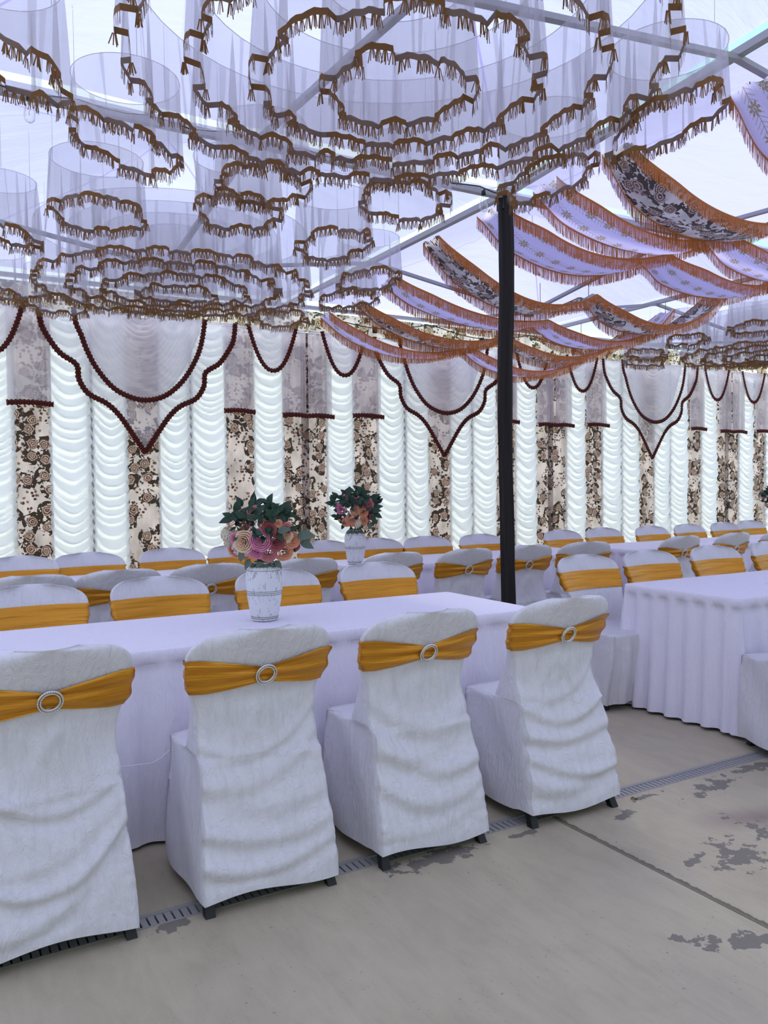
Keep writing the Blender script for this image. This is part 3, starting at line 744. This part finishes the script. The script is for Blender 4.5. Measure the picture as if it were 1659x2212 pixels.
def sash_mesh(style):
    g = MB(); NT_ = NR+NF; rnd = random.Random(style+50); bx = .0; tilt = rnd.uniform(-.012, .012); ph = rnd.uniform(0, 6)
    def fn(u, v):
        i = int(round(u*NT_)) % NT_
        x = P_back(i, .74)[0]
        if i <= NR:
            gq = 1-min(1, abs(x-bx)/.20)**.8
            zb = .683+.034*gq+tilt*x/.24*0; zt = .802-.040*gq
            z = zb+(zt-zb)*v; amp = .0035*(.4+.6*gq)+.002
            off = .011+amp*sin(v*(15-4*gq)+ph+x*6*(1-2*v))-.001*gq
            off -= .004*exp(-((v-.02)/.06)**2)+.004*exp(-((v-.98)/.06)**2)
        else:
            z = .688+(.800-.688)*v; off = .006+.0018*sin(v*14+x*9+ph)+.0012*sin(v*31+x*5)
        return P_back(i, z, off)
    g.grid(NT_, 14, fn, cyc=True, uvf=lambda u, v: (u*1.2, v*.11)); return g
def buckle_mesh():
    g = MB(); R = .031
    for (rr, yy) in ((.0275, 0), (.0345, 0)):
        g.tube([(rr*cos(t*2*pi/32), yy, rr*1.06*sin(t*2*pi/32)) for t in range(33)], .0028, 6)
        n = 34
        for k in range(n):
            t = 2*pi*k/n; c = (rr*cos(t), yy-.0022, rr*1.06*sin(t)); rb = .0026; b = len(g.v)
            for q in ((rb, 0, 0), (0, 0, rb), (-rb, 0, 0), (0, 0, -rb), (0, -rb, 0)): g.v.append((c[0]+q[0], c[1]+q[1], c[2]+q[2])); g.uv.append((0, 0))
            for q in ((0, 1, 4), (1, 2, 4), (2, 3, 4), (3, 0, 4)): g.f.append(tuple(b+i for i in q))
    return g
STY = 4
covers = []; sashes = []
for s_ in range(STY):
    o = chair_cover_mesh(s_).build('seat_cover', MAT['cover']); covers.append(o.data); bpy.data.objects.remove(o)
    o = sash_mesh(s_).build('sash', MAT['gold']); sashes.append(o.data); bpy.data.objects.remove(o)
o = buckle_mesh().build('buckle', MAT['silver'], smooth=False); bmesh_ = o.data; bpy.data.objects.remove(o)
def legmesh(x, y, lean):
    g = MB(); k = len(g.v); w, d = .016, .017
    g.grid(4, 6, lambda u, v: (x*(1-.20*v)+[-w, w, w, -w, -w][int(round(u*4))]*(1-.25*v), y+lean*v+[-d, -d, d, d, -d][int(round(u*4))]*(1-.25*v), .40*v))
    g.f.append((0, 1, 2, 3)); return g
legs = []
for (x, y, ln) in ((-.212, .024, .20), (.212, .024, .20), (-.188, .44, -.10), (.188, .44, -.10)):
    o = legmesh(x, y, ln).build('leg', MAT['black'], smooth=False); legs.append(o.data); bpy.data.objects.remove(o)
g = MB(); g.box(-.20, .20, .03, .05, .055, .075)
o = g.build('cross_bar', MAT['black'], smooth=False); xbar = o.data; bpy.data.objects.remove(o)
def chair(x, y, rz, label, group, style):
    """x, y: midpoint between the rear feet"""
    root = empty('banquet_chair', (x, y, 0), rz, label, 'chair', group)
    link('seat_cover', covers[style % STY], root); link('sash', sashes[(style*3+1) % STY], root)
    bk = link('buckle', bmesh_, root); bk.location = (.004, P_back(NR//2, .738)[1]-.0185, .738); bk.rotation_euler = (.40, 0, 0)
    for m in legs: link('leg', m, root)
    link('cross_bar', xbar, root)
    return root
ordn = ['first', 'second', 'third', 'fourth', 'fifth', 'sixth', 'seventh', 'eighth', 'ninth', 'tenth', 'eleventh', 'twelfth', 'thirteenth', 'fourteenth', 'fifteenth']
# nearest row, backs to the camera
near = [(.322, 2.462, .02, 0, 'white-covered chair with gold sash at the left edge, nearest to the camera and cut off'),
        (.985, 2.455, -.015, 1, 'white-covered chair with gold sash and ring, second from the left in the nearest row'),
        (1.622, 2.452, .0, 2, 'white-covered chair with gold sash and ring, third from the left in the nearest row'),
        (2.298, 2.445, -.02, 3, 'white-covered chair with gold sash and ring, rightmost of the four nearest, by the floor joint')]
for x, y, rz, st, lb in near: chair(x, y, rz, lb, 'chairs on the near side of the front table', st)
chair(3.73, 2.20, -.36, 'white-covered chair cut by the right edge, in front of the right-hand front table', 'chairs at the right front table', 2)
for k, (x, y) in enumerate([(.475, 4.30), (1.085, 4.30), (1.735, 4.31), (2.388, 4.33)]):
    chair(x, y, pi+random.uniform(-.03, .03), 'covered chair facing the camera across the nearest table, %s from the left' % ordn[k], 'chairs on the far side of the front table', k)
for k, (x, y) in enumerate([(3.75, 3.99), (4.36, 4.02), (5.045, 4.03), (5.72, 4.04)]):
    chair(x, y, pi+random.uniform(-.05, .03), 'covered chair facing the camera behind the right front table, %s from its left end' % ordn[k], 'chairs behind the right front table', k+1)
for k, (x, y) in enumerate([(.513, 4.74), (1.004, 4.77), (1.548, 4.81), (2.181, 4.81), (2.894, 4.86), (3.496, 4.82), (4.075, 4.84), (4.663, 4.83), (5.846, 4.86), (6.578, 4.88), (7.25, 4.88)]):
    chair(x, y-.03, random.uniform(-.05, .05)+(-.12 if k in (7,) else 0), 'covered chair, back to the camera in the middle row, %s from the left' % ordn[k], 'middle row chairs with their backs to the camera', k+2)
for k, (x, y) in enumerate([(.622, 6.13), (1.079, 6.17), (1.708, 6.23), (2.241, 6.28), (3.03, 6.29), (3.542, 6.27), (4.035, 6.22), (4.617, 6.19), (5.662, 6.23), (6.274, 6.27), (6.936, 6.22), (7.544, 6.23), (8.187, 6.25), (8.789, 6.35)]):
    chair(x, y+.10, pi+random.uniform(-.04, .04), 'covered chair facing the camera in the back row by the curtains, %s from left' % ordn[k], 'back row chairs by the curtain wall', k)

# ------------------------------------------------------------------ tables under floor-length cloths
def table(x0, x1, y0, y1, seed, label, pleat=.075, amp=.012, h=.742):
    rnd = random.Random(seed); rc = .03
    root = empty('tablecloth', ((x0+x1)/2, (y0+y1)/2, 0), 0, label, 'tablecloth', 'white tablecloths on the long tables')
    hx, hy = (x1-x0)/2, (y1-y0)/2
    per = []; st = .022
    def edge(a, b, nrm):
        n = int((Vector(b)-Vector(a)).length/st)
        for k in range(n): per.append((Vector(a).lerp(Vector(b), k/n), Vector(nrm)))
    edge((-hx+rc, -hy), (hx-rc, -hy), (0, -1)); 
    for k in range(5): t = -pi/2+pi/2*k/5; per.append((Vector((hx-rc+rc*cos(t), -hy+rc+rc*sin(t))), Vector((cos(t), sin(t)))))
    edge((hx, -hy+rc), (hx, hy-rc), (1, 0))
    for k in range(5): t = pi/2*k/5; per.append((Vector((hx-rc+rc*cos(t), hy-rc+rc*sin(t))), Vector((cos(t), sin(t)))))
    edge((hx-rc, hy), (-hx+rc, hy), (0, 1))
    for k in range(5): t = pi/2+pi/2*k/5; per.append((Vector((-hx+rc+rc*cos(t), hy-rc+rc*sin(t))), Vector((cos(t), sin(t)))))
    edge((-hx, hy-rc), (-hx, -hy+rc), (-1, 0))
    for k in range(5): t = pi+pi/2*k/5; per.append((Vector((-hx+rc+rc*cos(t), -hy+rc+rc*sin(t))), Vector((cos(t), sin(t)))))
    N = len(per); sd_ = seed*5.3
    rows = [h, h-.006, h-.02, h-.05, h-.052]+[h-.09-(h-.11)*k/22 for k in range(23)]
    def pos(i, z):
        p, n = per[i % N]; d = (h-z)/h; s = 0; 
        q = (i % N)*st; sideend = abs(n.x) > .5
        pl_ = amp*(1.5 if sideend else 1)
        f = sin(2*pi*q/pleat*.5+1.6*noise.noise(Vector((q*1.7, sd_, 0))))
        f = (abs(f)**.7)*(1 if f > 0 else -1)
        o_ = .004+pl_*f*(.15+.95*d**.6)*(1 if z < h-.05 else .25)+.035*d+.012*d*noise.noise(Vector((q*2.2, z*2, sd_)))
        corner = (1 if abs(n.x) > .05 and abs(n.y) > .05 else 0)
        o_ += corner*.05*d
        if z > h-.004: o_ = -.004
        if z < h-.051: o_ -= .004
        zz = z+(.012*noise.noise(Vector((q*3, sd_+4, 0))) if z < .03 else 0)
        return (p.x+n.x*o_, p.y+n.y*o_, max(.004, zz))
    g = MB()
    for z in rows:
        for i in range(N): g.v.append(pos(i, z)); g.uv.append((i*st, z))
    for k in range(len(rows)-1):
        for i in range(N):
            a = k*N+i; c = k*N+(i+1) % N; g.f.append((a, a+N, c+N, c))
    # top as shrinking rings
    b0 = 0; prev = 0
    for s_ in (.97, .8, .5, .2):
        b = len(g.v)
        for i in range(N):
            p, n = per[i]; g.v.append((p.x*(1-(1-s_)*min(1, hy/hx*1.0)), p.y*s_, h+.002*noise.noise(Vector((p.x*4, p.y*s_*7, sd_))))); g.uv.append((p.x, p.y))
        for i in range(N): g.f.append((prev+i, prev+(i+1) % N, b+(i+1) % N, b+i))
        prev = b
    g.f.append(tuple(prev+i for i in range(N)))
    g.build('cloth', MAT['table'], root)
    return root
table(-.75, 2.66, 3.115, 3.90, 1, 'long white tablecloth on the nearest table, under the large flower vase')
table(3.76, 6.6, 2.79, 3.60, 2, 'white tablecloth with a pleated end on the right-hand front table', pleat=.062, amp=.013)
table(-1.0, 2.62, 5.42, 6.15, 3, 'white tablecloth on the middle table at the left, behind the backs of the chairs')
table(2.90, 5.42, 5.44, 6.14, 4, 'white tablecloth on the middle table behind the black pole, under the second vase')
table(5.76, 10.0, 5.40, 6.14, 5, 'white tablecloth on the middle table at the far right')
# thin white cord hanging against the near tablecloth
g = MB(); g.tube([(.60, 3.03, .345), (.68, 3.03, .340), (.74, 3.03, .337), (.775, 3.03, .352), (.80, 3.03, .372), (.85, 3.03, .378), (.93, 3.03, .372)], .0018, 6)
tag(g.build('white_cord', MAT['whitecord']), 'thin white cord strung low across the near tablecloth between two chairs', 'cord')

# ------------------------------------------------------------------ vases and bouquets
def vase(x, y, z, s, label):
    root = empty('flower_vase', (x, y, z), 0, label, 'vase', 'distressed white vases')
    H = .268*s; prof = []
    P = [(0, 0), (.048, 0), (.055, .012), (.062, .04), (.070, .09), (.076, .14), (.078, .18), (.077, .215), (.071, .236), (.058, .248), (.048, .252), (.046, .262), (.049, .268), (.042, .268), (.038, .25)]
    q = smoothline(P, 4); g = MB(); g.lathe([(max(0, a*s*1.08), b*s) for a, b in q], 40); g.build('vase_body', MAT['vase'], root)
    g = MB()
    for zz, rr in ((.012, .0565), (.020, .0585), (.122, .0748), (.130, .0756), (.138, .0762), (.232, .0735)):
        g.tube([(rr*1.08*s*cos(t*2*pi/36), rr*1.08*s*sin(t*2*pi/36), zz*s) for t in range(37)], .0011*s, 5)
    g.build('groove_ring', MAT['groove'], root); return root
def rose_mesh(seed, R=1.0):
    g = MB(); rnd = random.Random(seed)
    layers = [(2, .09, .40, .60, 150, .0), (3, .20, .36, .60, 90, .1), (4, .33, .30, .56, 70, .25), (5, .48, .22, .49, 58, .45), (5, .65, .10, .40, 56, .7), (6, .84, -.04, .27, 48, 1.0), (6, 1.0, -.18, .10, 44, 1.1)]
    for n, r, zb, zt, al, curl in layers:
        a0 = rnd.uniform(0, 6)
        for k in range(n):
            ac = a0+2*pi*k/n+rnd.uniform(-.12, .12); tilt = rnd.uniform(-.03, .03); rk = rnd.uniform(-.03, .03)
            def fn(u, v):
                s_ = 2*u-1; t = v; al_ = math.radians(al)*(1-.35*max(0, t-.7)/.3*abs(s_))
                ang = ac+s_*al_
                rr = max(.02, r-.13+rk)+.13*t**.8+curl*.10*max(0, t-.62)/.38-.03*s_
                z = zb+(zt-zb+tilt)*(t**.85)-curl*.10*(max(0, t-.7)/.3)**1.5-.05*s_*s_*t
                return (R*rr*cos(ang), R*rr*sin(ang), R*z)
            g.grid(6, 5, fn, uvf=lambda u, v, r=r: (u, min(1, .62*v**1.5+.38*r)))
    return g
def hyd_mesh(seed):
    g = MB(); rnd = random.Random(seed)
    for k in range(60):
        ph = k*2.39996; zc = 1-(k+.5)/60*1.2; rr = sqrt(max(0, 1-zc*zc)); n = Vector((rr*cos(ph), rr*sin(ph), zc)); c = n*.8
        a = n.orthogonal().normalized(); b = n.cross(a)
        for q in range(4):
            t = q*pi/2+rnd.random(); d = a*cos(t)+b*sin(t); e_ = n.cross(d); i = len(g.v)
            for p, uvv in ((c, .2), (c+d*.17+e_*.13+n*.04, .8), (c+d*.30+n*.10, 1), (c+d*.17-e_*.13+n*.04, .8)): g.v.append(tuple(p)); g.uv.append((0, uvv))
            g.f.append((i, i+1, i+2, i+3))
    return g
ROSE = {}
def getrose(col, sd_):
    key = (col, sd_)
    if key not in ROSE:
        o = (hyd_mesh(sd_) if col == 'hyd' else rose_mesh(sd_)).build('rose', PET[col]); ROSE[key] = o.data; bpy.data.objects.remove(o)
    return ROSE[key]
def leaf(g, p, d, n, L, w):
    d = d.normalized(); s_ = d.cross(n)
    if s_.length < 1e-3: s_ = d.orthogonal()
    s_.normalize(); nn = s_.cross(d)
    b = len(g.v); K = 6
    for k in range(K+1):
        t = k/K; ww = w*sin(pi*min(1, t**.8))*(1 if k < K else 0); c = p+d*L*t-nn*(.25*L*t*t)
        for q in (-1, 0, 1): g.v.append(tuple(c+s_*ww*q+nn*(.25*ww*abs(q)))); g.uv.append((0, t))
    for k in range(K):
        for q in (0, 1): a = b+k*3+q; g.f.append((a, a+1, a+4, a+3))
def bouquet(x, y, z0, s, mpp, cx, cy, flowers, leaves, label, seed):
    """flowers: measured (px, py, diameter px, kind) around the bouquet centre (cx, cy); mpp = metres per px at its distance"""
    root = empty('flower_bouquet', (x, y, z0), 0, label, 'flowers', 'rose bouquets')
    rad = Vector((.18, .15, .145))*s; cz = .145*s; rnd = random.Random(seed)
    to = -fh; sd = r_; C0 = Vector((0, 0, cz))
    for k, (px, py, dm, kind) in enumerate(flowers):
        a = (px-cx)*mpp; b = (cy-py)*mpp; q = (a/rad.x)**2+(b/rad.z)**2; c = rad.y*sqrt(max(.02, 1-q)) if q < 1 else rad.y*.1
        p = C0+sd*a*.92+Vector((0, 0, b*.95))+to*c*.8; n = (sd*a/rad.x**2+Vector((0, 0, b/rad.z**2))+to*c/rad.y**2).normalized()
        n = (n*.6+to*.55+Vector((0, 0, .12))).normalized()
        o = link('hydrangea' if kind == 'hyd' else 'rose', getrose(kind, k % 3), root); o['label'] = {'cream': 'cream rose', 'pink': 'pink rose', 'dusty': 'dusty pink rose', 'peach': 'peach rose', 'red': 'deep rose-red rose', 'hyd': 'cream hydrangea head'}[kind]
        R = dm*mpp*.5; sc = R*(1.0 if kind != 'hyd' else .95); rot = n.to_track_quat('Z', 'Y')
        o.location = p-n*R*.25; o.rotation_mode = 'QUATERNION'; o.rotation_quaternion = rot; o.scale = (sc,)*3
    for k in range(12):       # flowers on the side turned away
        th = rnd.uniform(-1.2, 1.2); b = rnd.uniform(-.7, .7); n = (fh*cos(th)*.9+sd*sin(th)+Vector((0, 0, b))).normalized()
        p = C0+Vector((n.x*rad.x, n.y*rad.x, n.z*rad.z))*.8; kind = rnd.choice(['cream', 'pink', 'dusty', 'peach'])
        o = link('rose', getrose(kind, k % 3), root); R = .034*s; o.location = p; o.rotation_mode = 'QUATERNION'; o.rotation_quaternion = n.to_track_quat('Z', 'Y'); o.scale = (R,)*3
    gl = MB(); gs = MB()
    for (px, py, dx, dy, L, kind) in leaves:
        a = (px-cx)*mpp; b = (cy-py)*mpp; q = (a/rad.x)**2+(b/rad.z)**2; c = rad.y*sqrt(max(0, 1-q))*.75
        p = C0+sd*a*.95+Vector((0, 0, b*.97))+to*c; d = sd*dx+Vector((0, 0, dy))+to*rnd.uniform(-.1, .6)
        leaf(gs if kind else gl, p, d, to+Vector((0, 0, .5)), L*mpp, L*mpp*.28)
    for k in range(150):      # general greenery through the head
        n = Vector((rnd.gauss(0, 1), rnd.gauss(0, 1), rnd.gauss(.45, 1))).normalized(); p = C0+Vector((n.x*rad.x, n.y*rad.x, n.z*rad.z))*rnd.uniform(.55, .86)
        leaf(gl, p, (n+Vector((rnd.gauss(0, .5), rnd.gauss(0, .5), rnd.gauss(0, .5)))), n, .045*s, .013*s)
    for k in range(14): n = Vector((cos(k*1.7), sin(k*1.7), -.6)); leaf(gs, Vector((n.x*.03, n.y*.03, .02*s)), n, Vector((0, 0, 1)), .06*s, .018*s)
    gl.build('foliage', MAT['leaf'], root); gs.build('sage_foliage', MAT['sage'], root)
    g = MB()
    for k in range(9): t = k*2.4; g.tube([(.012*cos(t), .012*sin(t), -.12*s), (.03*cos(t), .03*sin(t), .02), (.08*s*cos(t), .08*s*sin(t), .12*s)], .0025, 5)
    g.build('stem', MAT['leaf'], root); return root
F1 = [(522, 1162, 44, 'cream'), (563, 1157, 46, 'pink'), (600, 1163, 36, 'red'), (551, 1184, 33, 'pink'), (578, 1190, 36, 'dusty'), (614, 1190, 38, 'peach'), (490, 1184, 38, 'peach'), (478, 1146, 42, 'hyd'), (501, 1155, 26, 'pink'),
      (488, 1108, 34, 'peach'), (517, 1100, 30, 'dusty'), (543, 1094, 36, 'dusty'), (583, 1131, 30, 'red'), (621, 1132, 26, 'dusty'), (634, 1160, 36, 'peach'), (603, 1120, 18, 'peach'), (640, 1177, 22, 'red'), (517, 1194, 24, 'peach'), (478, 1165, 26, 'hyd'), (624, 1150, 24, 'cream')]
L1 = []
rl = random.Random(4)
for k in range(60):
    a = rl.uniform(0, 1); L1.append((490+130*a+rl.uniform(-6, 6), 1122-46*sin(pi*(.1+.8*a))*rl.uniform(.2, 1.0), rl.uniform(-1, 1), rl.uniform(-.2, 1), rl.uniform(20, 32), 0))
for q in [(640, 1150, 1, .1, 44, 1), (645, 1165, 1, -.4, 34, 1), (600, 1140, 1, .3, 30, 1), (555, 1205, .1, -1, 26, 1), (575, 1208, .5, -1, 26, 1), (535, 1200, -.5, -1, 26, 1), (520, 1180, -.2, -1, 26, 1), (515, 1085, -.5, 1, 26, 0), (540, 1078, .1, 1, 26, 0), (575, 1080, .4, 1, 26, 0), (607, 1092, .7, .7, 28, 0), (590, 1205, .6, -.6, 24, 1)]: L1.append(q)
vase(1.387, 3.53, .744, 1.0, 'large distressed white vase on the nearest table')
bouquet(1.387, 3.53, 1.0, 1.0, 3.72/1760, 562, 1145, F1, L1, 'large bouquet of cream, pink and peach roses in the nearest vase', 3)
F2 = [(644, 1111, 24, 'pink'), (657, 1088, 20, 'pink'), (673, 1095, 24, 'pink'), (711, 1101, 24, 'dusty'), (678, 1116, 20, 'peach'), (697, 1121, 20, 'peach'), (670, 1139, 27, 'peach'), (656, 1144, 18, 'peach'), (684, 1146, 22, 'hyd'), (698, 1141, 17, 'peach'), (701, 1106, 14, 'red'), (690, 1100, 14, 'red')]
L2 = []
for k in range(70):
    a = rl.uniform(0, 1); L2.append((628+100*a, 1112-40*sin(pi*(.1+.8*a))*rl.uniform(.1, 1), rl.uniform(-1, 1), rl.uniform(-.2, 1), rl.uniform(14, 22), 0))
for q in [(712, 1118, 1, .1, 24, 0), (718, 1124, 1, -.4, 22, 0), (712, 1128, .7, -.8, 22, 0), (720, 1112, 1, .3, 20, 0), (705, 1145, .5, -.6, 18, 1)]: L2.append(q)
vase(3.02, 5.72, .744, 1.0, 'second distressed white vase, on the middle table behind the large one')
bouquet(3.02, 5.72, 1.0, 1.15, 6.46/1760, 676, 1118, F2, L2, 'smaller-looking bouquet of pink and peach roses in the second vase', 5)
vase(8.50, 5.78, .744, 1.0, 'distressed white vase cut by the right edge on the far middle table')
bouquet(8.50, 5.78, 1.0, 1.15, 6.46/1760, 676, 1118, F2, L2, 'rose bouquet cut by the right edge of the picture', 9)

# ------------------------------------------------------------------ string lights, tags, small litter
def bulb(x, y, z, lb):
    root = empty('light_bulb', (x, y, z), 0, lb, 'light bulb', 'clear string light bulbs')
    g = MB(); g.lathe([(0, .0), (.012, 0), (.014, -.02), (.013, -.036), (0, -.036)], 16); g.build('socket', MAT['black'], root)
    g = MB(); g.lathe(smoothline([(.011, -.034), (.013, -.05), (.022, -.075), (.026, -.10), (.022, -.122), (.008, -.134), (.0, -.135)], 4), 20); g.build('glass_bulb', MAT['glass'], root)
    g = MB(); g.tube([(0, 0, -.04), (.003, 0, -.07), (-.003, 0, -.09), (0, 0, -.1)], .0012, 5); g.build('filament', MAT['fringe'], root)
bulb(.503, 4.13, 3.19, 'clear bulb with black socket hanging at the upper left beam')
bulb(3.09, 4.10, 3.18, 'clear bulb hanging beside the top of the black pole')
g = MB(); g.tube([(-1+4.3*t/40, 4.13+.01*sin(t), 3.20+.012*sin(t*1.7)) for t in range(41)], .004, 6)
tag(g.build('light_cable', MAT['cable']), 'thin black cable of the string lights along the beam left of the pole', 'cable')
g = MB(); g.tube([(3.5+5.5*t/50, 7.42, 3.10-.10*sin(pi*((t/12.5) % 1))+.0*t) for t in range(51)], .005, 6)
for k in range(4):
    g.box(3.5+k*1.375+.66, 3.5+k*1.375+.70, 7.40, 7.44, 2.95, 3.01)
tag(g.build('light_cable', MAT['cable']), 'black string light cable sagging along the top of the curtain wall', 'cable')
g = MB(); g.grid(1, 6, lambda u, v: (6.05+.05*u, 4.24+.004*sin(v*6), 3.02-.13*v+.01*u)); tag(g.build('fabric_tag', MAT['greytape']), 'short grey cloth strap hanging near the right edge under the bands', 'strap')
g = MB(); g.grid(4, 3, lambda u, v: (2.62+.05*u, 2.47+.018*(v-.5)*sin(pi*u), .004+.006*sin(u*5))); tag(g.build('dry_leaf', MAT['dry']), 'small dry brown leaf on the floor beside the drain', 'leaf')
